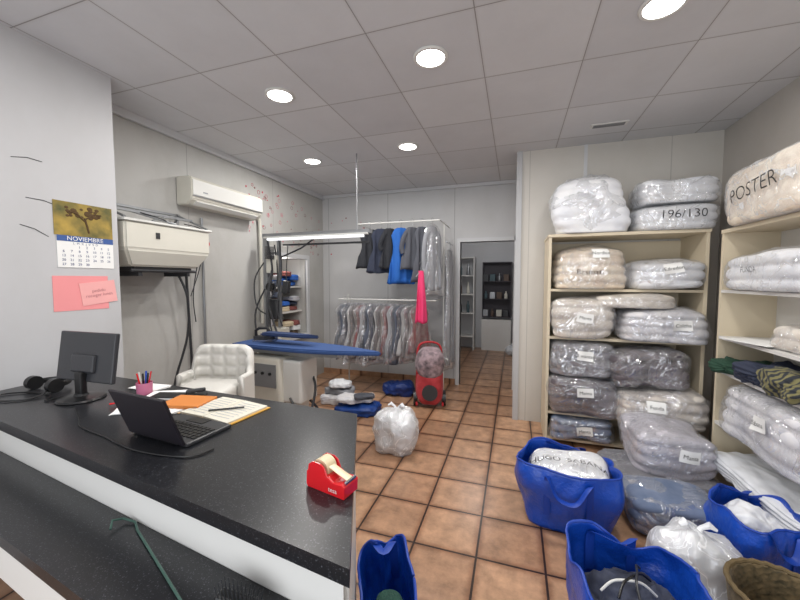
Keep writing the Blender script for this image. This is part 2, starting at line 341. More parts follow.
# ---------- near wall papers
PR=(math.radians(90),0,math.radians(90))
t=T('wall_calendar','wall calendar with autumn tree picture above a november page','calendar',(-2.5395,1.47,1.76),PR)
G().box((0,.105,.002),(.31,.20,.003)).out('picture',blanket('autumn_picture',C(74,80,48),C(186,156,74),'noise',9),t)
g=G().cyl((.02,.03,.004),(.0,.12,.004),.006,seg=6)
g.tube([(.0,.1,.005),(-.04,.14,.005),(-.08,.15,.005)],.004).tube([(.0,.11,.005),(.05,.15,.005),(.09,.15,.005)],.004)
for k in range(26): g.sph((R.uniform(-.1,.1),R.uniform(.12,.18),.004),R.uniform(.008,.018),(1,.8,.15),seg=8)
g.out('printed_tree',M('tree_print',C(84,62,32),.8,var=.3,vs=40),t,True)
G().box((.005,-.09,.002),(.30,.19,.003)).out('month_page',paper,t)
G().box((.005,-.012,.004),(.30,.034,.002)).out('header_strip',M('calendar_blue',C(60,90,150),.7),t)
flat_text('month_name','NOVIEMBRE',.036,paper,t,.0,-.012,.0055)
bm=text_bm('L  M  X  J  V  S  D',.018)
bmesh.ops.translate(bm,vec=(0,-.040,.0045),verts=bm.verts); g=G().merge(bm)
d=1
for r in range(5):
    for c in range(7):
        if (r==0 and c<2) or d>30: continue
        b=text_bm(str(d),.02); bmesh.ops.translate(b,vec=(-.115+c*.04,-.062-r*.026,.0045),verts=b.verts); g.merge(b); d+=1
g.out('printed_dates',M('calendar_ink',C(40,60,120),.8),t)
t=T('pink_notice','pink paper notices overlapping and taped to the wall','paper',(-2.5395,1.46,1.42),PR)
G().box((-.02,0,.001),(.29,.21,.002)).out('lower_sheet',pinkp,t)
G().box((.07,0.0,.004),(.2,.14,.002),rot=(0,0,.12)).out('upper_sheet',M('pale_pink_paper',C(238,172,170),.8),t)
bm=text_bm('pedido\nrecoger lunes',.028,.01); bmesh.ops.transform(bm,matrix=Matrix.Translation((.07,0,.006))@Matrix.Rotation(.12,4,'Z'),verts=bm.verts)
G().merge(bm).out('handwriting',M('faint_ink',C(170,110,116),.8),t)
for k,(y,z,l,a) in enumerate([(1.15,2.15,.13,.1),(1.2,1.95,.15,-.15),(1.17,1.8,.12,-.45)]):
    o=G().tube([(-2.5395,y,z),(-2.538,y+l*.5,z+math.sin(a)*l*.5+.01),(-2.5395,y+l,z+math.sin(a)*l)],.002,seg=6).out('wall_scuff',darkg)
    tag(o,'thin dark scratch mark on the painted wall','wall mark','scuff marks on the wall')
# ---------- flower decals
decr=[M('decal_red',C(180,60,74),.6),M('decal_brown',C(126,84,80),.6),M('decal_pink',C(196,120,130),.6)]
spots=[]
for k in range(70):
    a=R.uniform(3.3,4.92); spots.append(('L',a,2.66-.10*(a-3.3)-R.random()*.62))
for k in range(8): spots.append(('B',R.uniform(-2.87,-2.2),R.uniform(1.9,2.5)))
for w,a,z in spots:
    r=R.choice([.007,.009,.012,.016,.022,.03]); g=G()
    if r>.025:
        for q in range(5): g.tube([(r*.6*math.cos(q*1.257)+r*.35*math.cos(u),r*.6*math.sin(q*1.257)+r*.35*math.sin(u),0) for u in [j*.785 for j in range(8)]],.002,seg=4,closed=True)
        g.cyl((0,0,-.001),(0,0,.002),r*.15,seg=8)
    elif r>.014:
        g.tube([(r*math.cos(u),r*math.sin(u),0) for u in [j*.524 for j in range(12)]],.0025,seg=4,closed=True)
    else: g.cyl((0,0,-.001),(0,0,.002),r,seg=10)
    loc=(-2.93,a,z) if w=='L' else (a,4.97,z); rot=PR if w=='L' else (math.radians(90),0,0)
    o=g.out('flower_decal',R.choice(decr),None,False,loc,rot); tag(o,'small red floral wall sticker','sticker','floral wall stickers')
# ---------- counter
P0=Vector((-.303,.60)); P1=Vector((-2.54,.89)); P2=Vector((-2.54,1.44)); P3=Vector((-.637,1.345))
def ln(x,o): return P0.y+(P0.x-x)*(.29/2.237)+o
t=T('service_counter','shop counter with glossy black speckled top and white panels','counter')
G().prism([tuple(P0),tuple(P3),tuple(P2),tuple(P1)],.885,.925).out('worktop',counterm,t)
G().prism([(-.335,ln(-.335,.03)),(-2.54,ln(-2.54,.03)),(-2.54,ln(-2.54,.06)),(-.35,ln(-.335,.06))],.70,.885).out('front_panel',whitem,t)
G().prism([(-.335,.66),(-.365,.66),(-.655,1.30),(-.625,1.30)],0,.885).out('end_panel',whitem,t)
G().prism([(-.20,ln(-.20,.028)),(-2.54,ln(-2.54,.028)),(-2.54,ln(-2.54,-.18)),(-.20,ln(-.20,-.18))],.725,.76).out('customer_ledge',counterm,t)
G().prism([(-.22,ln(-.22,-.14)),(-2.54,ln(-2.54,-.14)),(-2.54,ln(-2.54,-.165)),(-.22,ln(-.22,-.165))],.59,.725).out('ledge_apron',whitem,t)
G().prism([(-.40,ln(-.40,.17)),(-2.54,ln(-2.54,.34)),(-2.54,ln(-2.54,.37)),(-.42,ln(-.42,.2))],0,.725).out('kick_panel',whitem,t)
G().prism([(-.7,1.29),(-2.54,1.36),(-2.54,1.3),(-.65,1.2)],.45,.47).out('inner_shelf',whitem,t)
CT=.925
t=T('laptop','open black laptop facing away on the counter','laptop',(-1.205,.895,CT),(0,0,math.radians(-5)))
G().box((0,.09,.008),(.30,.185,.014),bev=.005).out('base',darkg,t)
g=G()
for r in range(5):
    for c in range(13): g.box((-.128+c*.0213,.04+r*.018,.0165),(.0175,.0145,.003))
g.out('keyboard',blackp,t)
G().box((0,.155,.016),(.09,.042,.002)).out('touchpad',blackp,t)
lid=G().box((0,0,.095),(.30,.010,.19),bev=.004).out('lid',M('laptop_lid',C(30,27,33),.35),t,False,(0,-.008,.012),(math.radians(20),0,0))
G().box((0,.0055,.1),(.28,.002,.165)).out('screen',blackp,lid)
G().cyl((-.11,-.002,.010),(.11,-.002,.010),.007).out('hinge',blackp,t)
t=T('desktop_monitor','black flat computer monitor seen from behind on a round stand','monitor',(-1.985,1.10,CT),(0,0,math.radians(2)))
G().lathe([(.09,0),(.095,.004),(.09,.012),(.03,.02),(.025,.03)],(0,0,0)).out('stand_base',blackp,t,True)
G().box((0,0,.07),(.05,.03,.13),bev=.008).out('stand_neck',blackp,t)
G().box((0,.035,.2),(.38,.022,.24),rot=(math.radians(-8),0,0),bev=.006).out('screen_housing',M('monitor_shell',C(50,51,55),.3),t)
G().box((0,.018,.17),(.16,.024,.09),rot=(math.radians(-8),0,0),bev=.01).out('rear_bulge',MATS['monitor_shell'],t)
G().box((0,.047,.202),(.36,.002,.218),rot=(math.radians(-8),0,0)).out('screen',blackp,t)
t=T('headphones','black over-ear headphones with tangled cable lying on the counter','headphones',(-2.32,1.14,CT))
G().tube([(.085*math.cos(a),.085*math.sin(a),.035) for a in [math.pi*k/12 for k in range(13)]],.009,flat=(1,1.6)).out('headband',blackp,t,True)
for x in (-.085,.085): G().cyl((x-.016,-.015,.035),(x+.016,-.015,.035),.035,seg=18).out('ear_cup',blackp,t,True)
G().tube(smoothpts([(.085,-.04,.02),(.12,-.12,.006),(.02,-.19,.006),(-.1,-.14,.006),(-.02,-.07,.006),(.14,-.06,.006),(.22,-.12,.006),(.24,-.03,.006)]),.004,seg=6).out('cable',blackp,t,True)
o=G().tube(smoothpts([(-1.85,1.0,CT+.004),(-1.7,.93,CT+.004),(-1.6,.88,CT+.004),(-1.42,.85,CT+.004),(-1.2,.81,CT+.004),(-1.0,.83,CT+.004),(-.96,.9,CT+.004)]),.003,seg=6).out('power_cord',blackp,None,True)
tag(o,'thin black power cord trailing across the counter','cable')
t=T('pen_cup','small pink cup filled with pens','pen holder',(-1.77,1.25,CT))
G().lathe([(.03,0),(.033,.001),(.036,.06),(.033,.06),(.03,.006)],cap=False).cyl((0,0,.001),(0,0,.005),.03).out('cup',M('pink_cup',C(190,110,140),.4),t,True)
for k in range(6): G().cyl((.01*math.cos(k*1.1),.01*math.sin(k*1.1),.006),(.03*math.cos(k*1.1),.03*math.sin(k*1.1),.11),.004,seg=8).out('pen',[blackp,redp,totem,whitep,redp,blackp][k],t)
for k,(x,y,a,w,h) in enumerate([(-1.62,1.27,.3,.21,.13),(-1.47,1.10,-.2,.18,.12),(-1.62,1.09,.6,.12,.15),(-1.84,1.33,-.1,.18,.1)]):
    g=G()
    for q in range(3): g.box((0,0,.001+q*.0025),(w,h,.0015),rot=(0,0,q*.08))
    o=g.out('paper_sheets',paper,None,False,(x,y,CT+.001),(0,0,a)); tag(o,'small stack of loose white papers on the counter','paper','loose papers on the counter')
o=G().box((0,0,.003),(.15,.075,.006),rot=(0,0,.3),bev=.002).out('smartphone',blackp,None,False,(-1.6,1.25,CT+.009)); tag(o,'black phone lying on papers','phone')
t=T('stapler','small black stapler on the counter','stapler',(-1.50,1.31,CT),(0,0,.4))
G().box((0,0,.006),(.10,.028,.01),bev=.003).out('base',blackp,t); G().box((0,0,.026),(.09,.024,.018),rot=(0,-.12,0),bev=.006).out('arm',darkg,t)
for k,(x,y,a,m) in enumerate([(-1.7,1.12,.9,redp),(-1.5,1.14,-.5,totem),(-1.38,1.06,.2,blackp)]):
    o=G().tube([(-.065,0,.004),(.065,0,.004)],.004).out('ballpoint_pen',m,None,True,(x,y,CT+.008),(0,0,a)); tag(o,'ballpoint pen lying among papers on the counter','pen','pens on the counter')
o=G().box((0,0,.008),(.19,.14,.016),bev=.003).out('orange_folder',M('orange_folder',C(206,126,56),.6),None,False,(-1.42,1.2,CT+.006),(0,0,.2)); tag(o,'orange folder lying on the counter','folder')
t=T('open_notebook','open lined notebook with yellow cover edges','notebook',(-1.2,1.19,CT),(0,0,-.12))
G().box((0,0,.003),(.31,.22,.005),bev=.001).out('cover',M('yellow_cover',C(204,156,66),.6),t)
for sx in (-1,1): G().box((sx*.073,0,.010),(.142,.21,.010),rot=(0,sx*.03,0),bev=.002).out('page_block',M('page_paper',C(214,210,196),.8),t)
g=G()
for sx in (-1,1):
    for q in range(8): g.box((sx*.073,-.08+q*.022,.0175),(.11,.0015,.0006))
g.out('ruled_lines',M('ruled_grey',C(150,160,180),.8),t)
o=G().tube([(-.07,0,.004),(.07,.0,.004)],.004).out('ballpoint_pen',darkg,None,True,(-1.17,1.17,CT+.018),(0,0,.6)); tag(o,'dark pen lying on the notebook','pen','pens on the counter')
t=T('tape_dispenser','bright red desktop tape dispenser with low cutter end','tape dispenser',(-.475,.835,CT),(0,0,math.radians(-12)))
out_bm(extr([(-.062,0),(.068,0),(.070,.034),(.062,.038),(.030,.036),(.014,.046),(-.052,.050),(-.064,.046),(-.066,.01)],-.03,.03,.0015,1),'body',redp,t,False)
for sy in (-1,1): out_bm(extr([(-.060,.045),(.012,.045),(.002,.068),(-.012,.076),(-.042,.076),(-.056,.066)],sy*.030-.004*(sy>0),sy*.030+.004*(sy<0),.001,1),'side_cheek',redp,t,False)
G().box((.066,0,.040),(.006,.045,.006)).out('cutter',chrome,t)
G().cyl((-.024,-.018,.052),(-.024,.018,.052),.029,seg=26).out('tape_roll',M('tape_clear',C(214,196,160),.3),t,True)
G().tube([(.0,0,.064),(.03,0,.054),(.064,0,.044)],.012,seg=8,flat=(1,.08)).out('tape_strip',MATS['tape_clear'],t)
b=text_bm('tesa',.018); bmesh.ops.transform(b,matrix=Matrix.Translation((.03,-.0308,.016))@Matrix.Rotation(math.radians(90),4,'X'),verts=b.verts); G().merge(b).out('lettering',whitep,t)
hookm=M('grey_green_metal',C(70,100,90),.35,.3)
o=G().tube([(-1.115,.672,.770),(-1.135,.690,.780),(-1.125,.715,.772),(-1.085,.722,.766),(-1.045,.700,.765),(-.66,.545,.765)],.0033,seg=8).out('hook_stick',hookm,None,True)
tag(o,'thin stiff grey green metal rod with hooked end on ledge','hook')
t=T('wire_brush','small black bristle brush lying on the ledge','brush',(-.58,.60,.762))
G().box((0,0,.012),(.12,.035,.02),bev=.008).out('handle',blackp,t)
g=G()
for k in range(40): g.cyl((-.05+.1*(k%10)/9,-.012+.008*(k//10),.02),(-.055+.11*(k%10)/9,-.015+.01*(k//10),.045),.0015,seg=4)
g.out('bristles',darkg,t)
# ---------- tub chair
t=T('tub_stool','white square-quilted leather swivel stool with curved backrest','chair',(-2.02,1.86,0),(0,0,math.radians(14)))
lea=M('white_leather',C(214,212,206),.38,bump=.08,bs=60,coat=.15)
def tub():
    bm=bmesh.new(); NT,NZ=84,40; rings=[]
    def se(a,r,p=6):
        c,s=math.cos(a),math.sin(a); k=(abs(c)**p+abs(s)**p)**(1/p); return (r*1.02*c/k,r*s/k)
    for i in range(NT+1):
        a=math.radians(6+168*i/NT); f=abs(i/NT-.5)*2
        top=1.0-(.18 if f>.64 else .18*(f/.64)**10 ); bot=.60; ring=[]
        for j in range(NZ+1):
            z=bot+(top-bot)*j/NZ; x0,_=se(a,.205); _,y0=se(a,.205)
            u=(x0/.205*2.5 if abs(x0)<abs(y0) else y0/.205*2.5)
            q=.014*(1-(1-abs(math.cos(u*math.pi/1.25))**6)*(1-abs(math.cos((z-bot)/.085*math.pi))**6))
            x,y=se(a,.195+q); ring.append((x,y,z))
        x,y=se(a,.225); ring.append((x,y,top+.018))
        for j in range(NZ,-1,-1):
            z=bot+(top-bot)*j/NZ; x,y=se(a,.245); ring.append((x,y,z))
        rings.append([bm.verts.new(p) for p in ring])
    n=len(rings[0])
    for i in range(NT):
        for k in range(n): bm.faces.new([rings[i][k],rings[i][(k+1)%n],rings[i+1][(k+1)%n],rings[i+1][k]])
    bm.faces.new(rings[0]);bm.faces.new(rings[-1][::-1]); bmesh.ops.recalc_face_normals(bm,faces=bm.faces); return bm
out_bm(tub(),'backrest',lea,t)
out_bm(blob_bm(.39,.42,.16,p=6,amp=.004,n=14),'seat',lea,t,loc=(0,-.03,.62))
G().cyl((0,0,.03),(0,0,.62),.028).out('gas_column',chrome,t,True)
G().lathe([(.2,0),(.205,.008),(.19,.018),(.05,.04),(.03,.05)]).out('base',chrome,t,True)
G().tube([(.15*math.cos(a),.15*math.sin(a)-.04,.25) for a in [2*math.pi*k/20 for k in range(20)]],.01,closed=True).out('footrest',chrome,t,True)
# ---------- ironing table
t=T('ironing_table','steam ironing table with blue padded board and bulky off-white machine base','ironing board',(-1.74,2.6,0),(0,0,math.radians(-4)))
def board(L0,L1,w,z0,z1):
    pts=[]; n=20
    for k in range(n+1):
        s=k/n; x=L0+(L1-L0)*s; ww=w/2*(1 if s<.4 else max(.06,math.cos((s-.4)/.6*math.pi/2)**.8)); pts.append((x,ww))
    poly=[(x,y) for x,y in pts]+[(x,-y) for x,y in pts[::-1]]
    g=G().prism(poly,z0,z1); bmesh.ops.bevel(g.bm,geom=[e for e in g.bm.edges if abs(e.verts[0].co.z-e.verts[1].co.z)<.001],offset=min(.01,(z1-z0)*.4),segments=2,affect='EDGES'); return g
board(-.66,.74,.34,.90,.935).out('padded_board',ironblue,t,True)
board(-.5,.35,.16,.85,.90).out('suction_tray',greym,t,True)
board(-.42,.16,.12,1.0,1.03).out('sleeve_board',M('dark_blue_cloth',C(34,52,90),.85),t,True)
G().tube([(-.35,.05,1.0),(-.4,.12,.95),(-.4,.15,.88)],.014).out('sleeve_arm',greym,t,True)
G().b2((-.48,-.16,.10),(-.12,.16,.84),bev=.02).out('machine_body',cream,t)
G().b2((-.14,-.12,.45),(.06,.12,.82),bev=.02).b2((-.12,-.1,.10),(-.02,.1,.45),bev=.01).out('fan_housing',whitep,t)
G().b2((-.44,-.168,.58),(-.16,-.16,.78)).out('control_panel',greym,t)
g=G()
for k in range(3): g.cyl((-.38+k*.08,-.178,.70),(-.38+k*.08,-.168,.70),.013,seg=12)
g.out('switches',blackp,t,True)
G().b2((-.5,-.2,.0),(.1,-.16,.06)).b2((-.5,.16,0),(.1,.2,.06)).b2((-.4,-.16,.04),(-.1,.16,.10)).out('feet',greym,t)
G().box((.2,-.1,.04),(.16,.12,.05),rot=(0,.2,0),bev=.012).b2((-.1,-.12,.02),(.18,-.09,.04)).out('pedal',blackp,t)
G().b2((-.72,-.14,.3),(-.50,.14,.70),bev=.02).out('boiler_tank',M('tank_grey',C(150,150,150),.4,.3),t)
G().tube(smoothpts([(-.5,.1,.6),(-.58,.2,.9),(-.62,.25,1.3),(-.6,.3,1.6)]),.011).tube(smoothpts([(-.05,-.12,.5),(.12,-.15,.3),(.12,.0,.55),(.0,.1,.7)]),.011).tube(smoothpts([(-.14,.1,.5),(.04,.16,.3),(-.1,.2,.1)]),.012).out('steam_hose',darkg,t,True)
t=T('steam_iron','black and chrome professional steam iron resting on board','iron',(-2.2,2.66,.937),(0,0,.4))
pr=[(-.09,.045),(.02,.05),(.08,.03),(.11,.0),(.08,-.03),(.02,-.05),(-.09,-.045)]
G().prism(pr,0,.015).out('soleplate',chrome,t)
G().prism([(x*.9,y*.85) for x,y in pr],.015,.05).out('housing',darkg,t)
G().tube([(-.07,0,.05),(-.07,0,.1),(-.04,0,.12),(.03,0,.12),(.05,0,.09),(.05,0,.05)],.014).out('handle',blackp,t,True)
# light bar frame
t=T('ironing_station_frame','steel post frame with hoses and overhead fluorescent tube light','light fixture',(0,0,0))
G().b2((-2.78,3.38,0),(-2.73,3.43,2.0)).b2((-2.86,3.3,0),(-2.6,3.5,.03)).b2((-2.60,3.39,.03),(-2.57,3.43,1.99)).b2((-2.74,3.40,1.5),(-2.58,3.42,1.53)).b2((-2.74,3.40,.9),(-2.58,3.42,.93)).b2((-2.74,3.40,1.8),(-2.58,3.42,1.82)).out('post',greym,t)
G().b2((-2.78,3.37,1.99),(-1.44,3.45,2.03)).out('crossbar',greym,t)
G().b2((-2.6,3.5,1.9),(-1.5,3.53,1.92)).tube([(-2.6,3.43,1.75),(-2.3,3.43,1.86),(-2.1,3.45,1.99)],.01).out('lower_rail',darkg,t)
G().cyl((-2.7,3.36,1.96),(-1.5,3.36,1.96),.015).out('fluorescent_tube',M('tube_glow',(.95,.97,1,1),.4,emit=.8),t,True)
G().b2((-2.74,3.34,1.975),(-1.46,3.40,1.992)).out('reflector',whitep,t)
G().cyl((-1.6,3.41,2.03),(-1.6,3.41,H),.006).out('hanging_rod',greym,t,True)
G().tube(smoothpts([(-2.70,3.36,1.95),(-2.62,3.33,1.6),(-2.68,3.31,1.3),(-2.56,3.25,1.05),(-2.4,3.1,.95)]),.011).tube(smoothpts([(-2.62,3.38,1.9),(-2.56,3.34,1.5),(-2.66,3.3,1.2),(-2.6,3.28,.9)]),.008).tube(smoothpts([(-2.55,3.36,1.98),(-2.5,3.34,1.6),(-2.54,3.3,1.2),(-2.4,3.2,1.0)]),.007).tube(smoothpts([(-2.7,3.3,1.4),(-2.8,3.25,1.1),(-2.7,3.2,.6),(-2.6,3.1,.2)]),.01).tube(smoothpts([(-2.74,3.34,1.7),(-2.84,3.3,1.5),(-2.8,3.28,1.2),(-2.66,3.3,1.1)]),.008).out('hose',darkg,t,True)
G().b2((-2.72,3.35,1.58),(-2.58,3.42,1.78),bev=.008).out('control_box',cream,t)
G().b2((-2.72,3.34,1.05),(-2.58,3.42,1.28),bev=.01).out('valve_block',darkg,t)
G().b2((-2.84,3.3,.55),(-2.50,3.47,.95),bev=.01).out('pump_unit',cream,t)
G().cyl((-2.65,3.31,1.42),(-2.65,3.36,1.42),.05).out('gauge_dial',blackp,t,True)
G().box((-2.46,3.36,1.42),(.08,.06,.14),rot=(0,.15,0),bev=.01).tube([(-2.46,3.36,1.49),(-2.46,3.38,1.7),(-2.47,3.42,1.9)],.005).out('hanging_iron',darkg,t,True)
g=G()
for q in range(12): g.tube([(-2.72,3.34,1.88-q*.012),(-2.66,3.30,1.875-q*.012),(-2.60,3.34,1.87-q*.012)],.005,seg=5)
g.out('coiled_cable',darkg,t,True)
# niche contents
nc=[C(44,96,178),C(170,170,176),C(128,74,70),C(120,100,80),C(196,180,152),C(70,78,96),C(222,222,222)]
k=0
for z in (.705,1.06,1.41):
    if z>.71:
        o=G().b2((-3.32,NY0+.005,z-.02),(-3.0,NY1-.005,z-.002)).out('niche_shelf',whitem); tag(o,'white shelf board inside the wall niche','shelf','niche shelves')
    for y in (3.77,3.96,4.16,4.36):
        hh=R.uniform(.07,.1)
        for q in range([3,2,3,3,2][k%5]):
            cc=nc[0] if (z>1.4 and q<2 and y>4.1) else nc[(k*5+2+q*3)%7]
            o=out_bm(blob_bm(.24,.165,hh,p=5,amp=.03,seed=k+3+q,n=8,fold=.14,layers=2,low=.03),'folded_garment',M('cloth_%d_%d'%(k,q),cc,.8,var=.15),loc=(-3.14+.02*(q-1),y,z+.001+q*hh),rot=(0,0,R.uniform(-.1,.1))); tag(o,'folded clothes stacked on the niche shelf','clothes','folded clothes in the niche')
        k+=1
# ---------- clothes rack
t=T('garment_rack','slim white double clothes rail against the wall','clothes rack')
for x,zz in ((-2.3,1.3),(-.90,2.24)): G().cyl((x,4.6,0),(x,4.6,zz),.01).out('post',whitep,t,True)
G().cyl((-2.0,4.3,2.24),(-.90,4.3,2.24),.009).out('upper_rail',whitep,t,True)
G().cyl((-2.3,4.3,1.24),(-.95,4.3,1.24),.009).out('lower_rail',whitep,t,True)
for x in (-2.0,-.90): G().cyl((x,4.3,2.24),(x,4.97,2.24),.006).out('bracket',whitep,t,True)
for x in (-2.3,-.95): G().cyl((x,4.3,1.24),(x,4.6,1.24),.006).out('bracket',whitep,t,True)
def loft(w,L,hd,seed,pl=.018,dress=False,z0=-.09,NR=20,NS=44,ncw=.05):
    bm=bmesh.new(); rings=[]
    for i in range(NR+1):
        s=i/NR
        if i<4: z=z0-.10*(i/4)**1.6; hw=ncw+(w/2-ncw)*(i/4)**.8; q=0
        else:
            q=(i-4)/(NR-4); z=z0-.1-(L-.19)*q; hw=w/2*((1-.22*math.sin(min(1,q*1.6)*math.pi)+.45*q*q) if not dress else (.5+.6*q))
        if dress and i<4: hw=ncw+(w/2*.5-ncw)*(i/4)
        h=hd*min(1,.5+s*1.5)
        ring=[]
        for k in range(NS):
            a=2*math.pi*k/NS; x=hw*math.cos(a)*(1+.04*s*math.sin(a*5+seed))
            y=h*math.sin(a)+pl*min(1,s*1.6)*(math.sin(x*55+seed+s*1.5)+.6*math.sin(x*95+seed*2))
            ring.append(bm.verts.new((x,y,z+.012*math.sin(a*3+seed)*s)))
        rings.append(ring)
    for i in range(NR):
        for k in range(NS): bm.faces.new([rings[i][k],rings[i][(k+1)%NS],rings[i+1][(k+1)%NS],rings[i+1][k]])
    bm.faces.new(rings[0][::-1]); bm.faces.new(rings[-1]); bmesh.ops.recalc_face_normals(bm,faces=bm.faces); return bm
def garment(name,label,loc,rz,L,w,mat,sleeve=.55,seed=0,wrap=False,group=None,dress=False,hd=.032,pl=.018):
    t=T(name,label,'clothes',loc,(0,0,rz),group)
    G().tube([(-.02,0,-.01),(-.015,0,.01),(0,0,.018),(.015,0,.008),(.012,0,-.02),(0,0,-.05),(0,0,-.08)],.003,seg=6).tube([(-w*.42,0,-.16),(0,0,-.08),(w*.42,0,-.16)],.006,seg=6).out('hanger',greym,t,True)
    out_bm(loft(w,L,hd,seed,dress=dress,ncw=.05 if not dress else .03,pl=pl),'garment_body',mat,t)
    if sleeve:
        for sx in (-1,1):
            G().tube(smoothpts([(sx*(w/2-.04),0,-.16),(sx*(w/2+.005),0,-.24),(sx*(w/2+.02),.015,-.25-sleeve*.5),(sx*(w/2+.0),.01,-.22-sleeve)],4),[.033]*13,seg=10,flat=(.8,1)).out('sleeve',mat,t,True)
    if wrap:
        out_bm(loft(w+.06,L+.1,hd+.014,seed+3,pl=pl*.7,z0=-.06,ncw=.03),'plastic_cover',filmg,t)
    return t
blk=M('black_cloth',C(38,40,46),.85,var=.15,bump=.2); blu=M('royal_blue_cloth',C(26,90,170),.8,var=.12); gry=M('grey_cloth',C(78,80,88),.85,var=.15); lgy=M('pale_grey_cloth',C(140,142,148),.8,var=.1); pnk=M('hot_pink_cloth',C(222,58,110),.75,var=.1); nav=M('navy_cloth',C(44,50,68),.85,var=.15)
G1='garments on the upper rail'
for x,m,L,w,lab,rz,sl in [(-1.83,blk,.60,.27,'black short flared dress top hanging on the upper rail',.5,0),(-1.67,nav,.66,.27,'dark navy flared dress top hanging on the upper rail',.55,0),(-1.55,blk,.60,.22,'black short top hanging on the upper rail',.8,.15),(-1.40,blu,.80,.25,'bright royal blue dress hanging on the upper rail',.5,0),(-1.25,gry,.62,.24,'dark grey top hanging on the upper rail',.75,.2),(-1.12,gry,.78,.22,'dark grey flared dress hanging on the upper rail',.8,0),(-.99,lgy,.88,.2,'pale grey long garment hanging on the upper rail',.9,.45)]:
    garment('hanging_garment',lab,(x,4.3,2.255),rz,L,w,m,sl,seed=x*9,group=G1,wrap=(m is lgy))
garment('pink_dress','hot pink flared dress hanging from the rail',(-1.08,4.1,1.70),.5,.72,.15,pnk,0,seed=2,dress=True,hd=.018)
cols=[M('rack_cloth_%d'%i,c,.85,var=.15) for i,c in enumerate([C(104,107,114),C(140,134,132),C(78,80,90),C(160,160,164),C(112,106,106),C(90,96,110),C(132,84,84),C(170,168,168)])]
for i in range(23):
    garment('rack_garment','thin garment in clear plastic on the lower rail',(-2.20+i*.048,4.3,1.255),1.1+R.uniform(-.1,.1),R.uniform(.62,.84),.30,cols[(i*5)%8],0,seed=i,wrap=(i%2==0),group='garments on the lower rail',hd=.009,pl=.010)
for i,(x,y) in enumerate([(-.83,4.62),(-.85,4.78)]):
    garment('long_garment_cover','long pale garment inside a clear plastic cover',(x,y,1.98),1.35,1.6,.17,lgy,0,seed=i+30,wrap=True,group='long covered garments beside the doorway',hd=.018)
o=G().cyl((-.85,4.5,1.99),(-.85,4.97,1.99),.008).out('wall_hook_rail',chrome,None,True); tag(o,'short chrome wall rail holding long garments','rail')
# ---------- floor items mid
white_in=M('bag_contents',C(214,216,220),.8,var=.08)
def plain_bag(name,label,loc,w,d,h,seed,mat=wbag,rz=0,knot=True,group=None,flat=.8):
    t=T(name,label,'bag',loc,(0,0,rz),group)
    out_bm(blob_bm(w*.9,d*.9,h*.86,p=2.8,amp=.04,freq=5,seed=seed,n=16,flat=flat,low=.05),'bag_contents',white_in,t,loc=(0,0,.004))
    out_bm(blob_bm(w,d,h,p=2.6,amp=.03,freq=5,seed=seed,n=30,ridge=.05,flat=flat,low=.05,fine=.3),'bag_body',filmb,t)
    if knot:
        g=G()
        for s in (-1,1):
            g.tube([(0,0,h-.03),(s*.02,.01,h+.0),(s*.05,.0,h+.025),(s*.075,-.01,h+.01)],[.02,.012,.02,.008],seg=8,flat=(1,.6))
        g.out('knot',mat,t,True)
    return t
plain_bag('carrier_bag','full white translucent plastic bag standing on the tiles',(-.98,2.88,0),.36,.34,.38,3)
t=T('shopping_trolley','low rounded red cart with grey patterned top and dark wheels','trolley',(-.95,4.02,0),(0,0,.25))
rd=M('red_fabric',C(176,36,44),.6,var=.2)
G().tube(smoothpts([(-.15,-.12,.05),(-.16,.10,.1),(-.15,.15,.4),(-.12,.17,.70),(.12,.17,.70),(.15,.15,.4),(.16,.10,.1),(.15,-.12,.05)]),.013).out('frame',rd,t,True)
for x in (-.17,.17): G().cyl((x-.02,.02,.09),(x+.02,.02,.09),.09,seg=24).out('wheel',blackp,t,True)
out_bm(blob_bm(.30,.30,.44,p=2.6,amp=.03,seed=3,n=16,ridge=.02),'bag_body',blanket('trolley_pattern',C(150,30,38),C(186,60,66),'noise',10),t,loc=(0,0,.04))
G().cyl((0,-.17,.2),(0,-.13,.2),.09,seg=26).out('front_disc',darkg,t,True)
out_bm(blob_bm(.34,.32,.36,p=2.2,amp=.02,seed=5,n=16,ridge=.02),'patterned_top',blanket('spotted_wrap',C(84,74,80),C(172,150,156),'noise',16),t,loc=(0,-.02,.36))
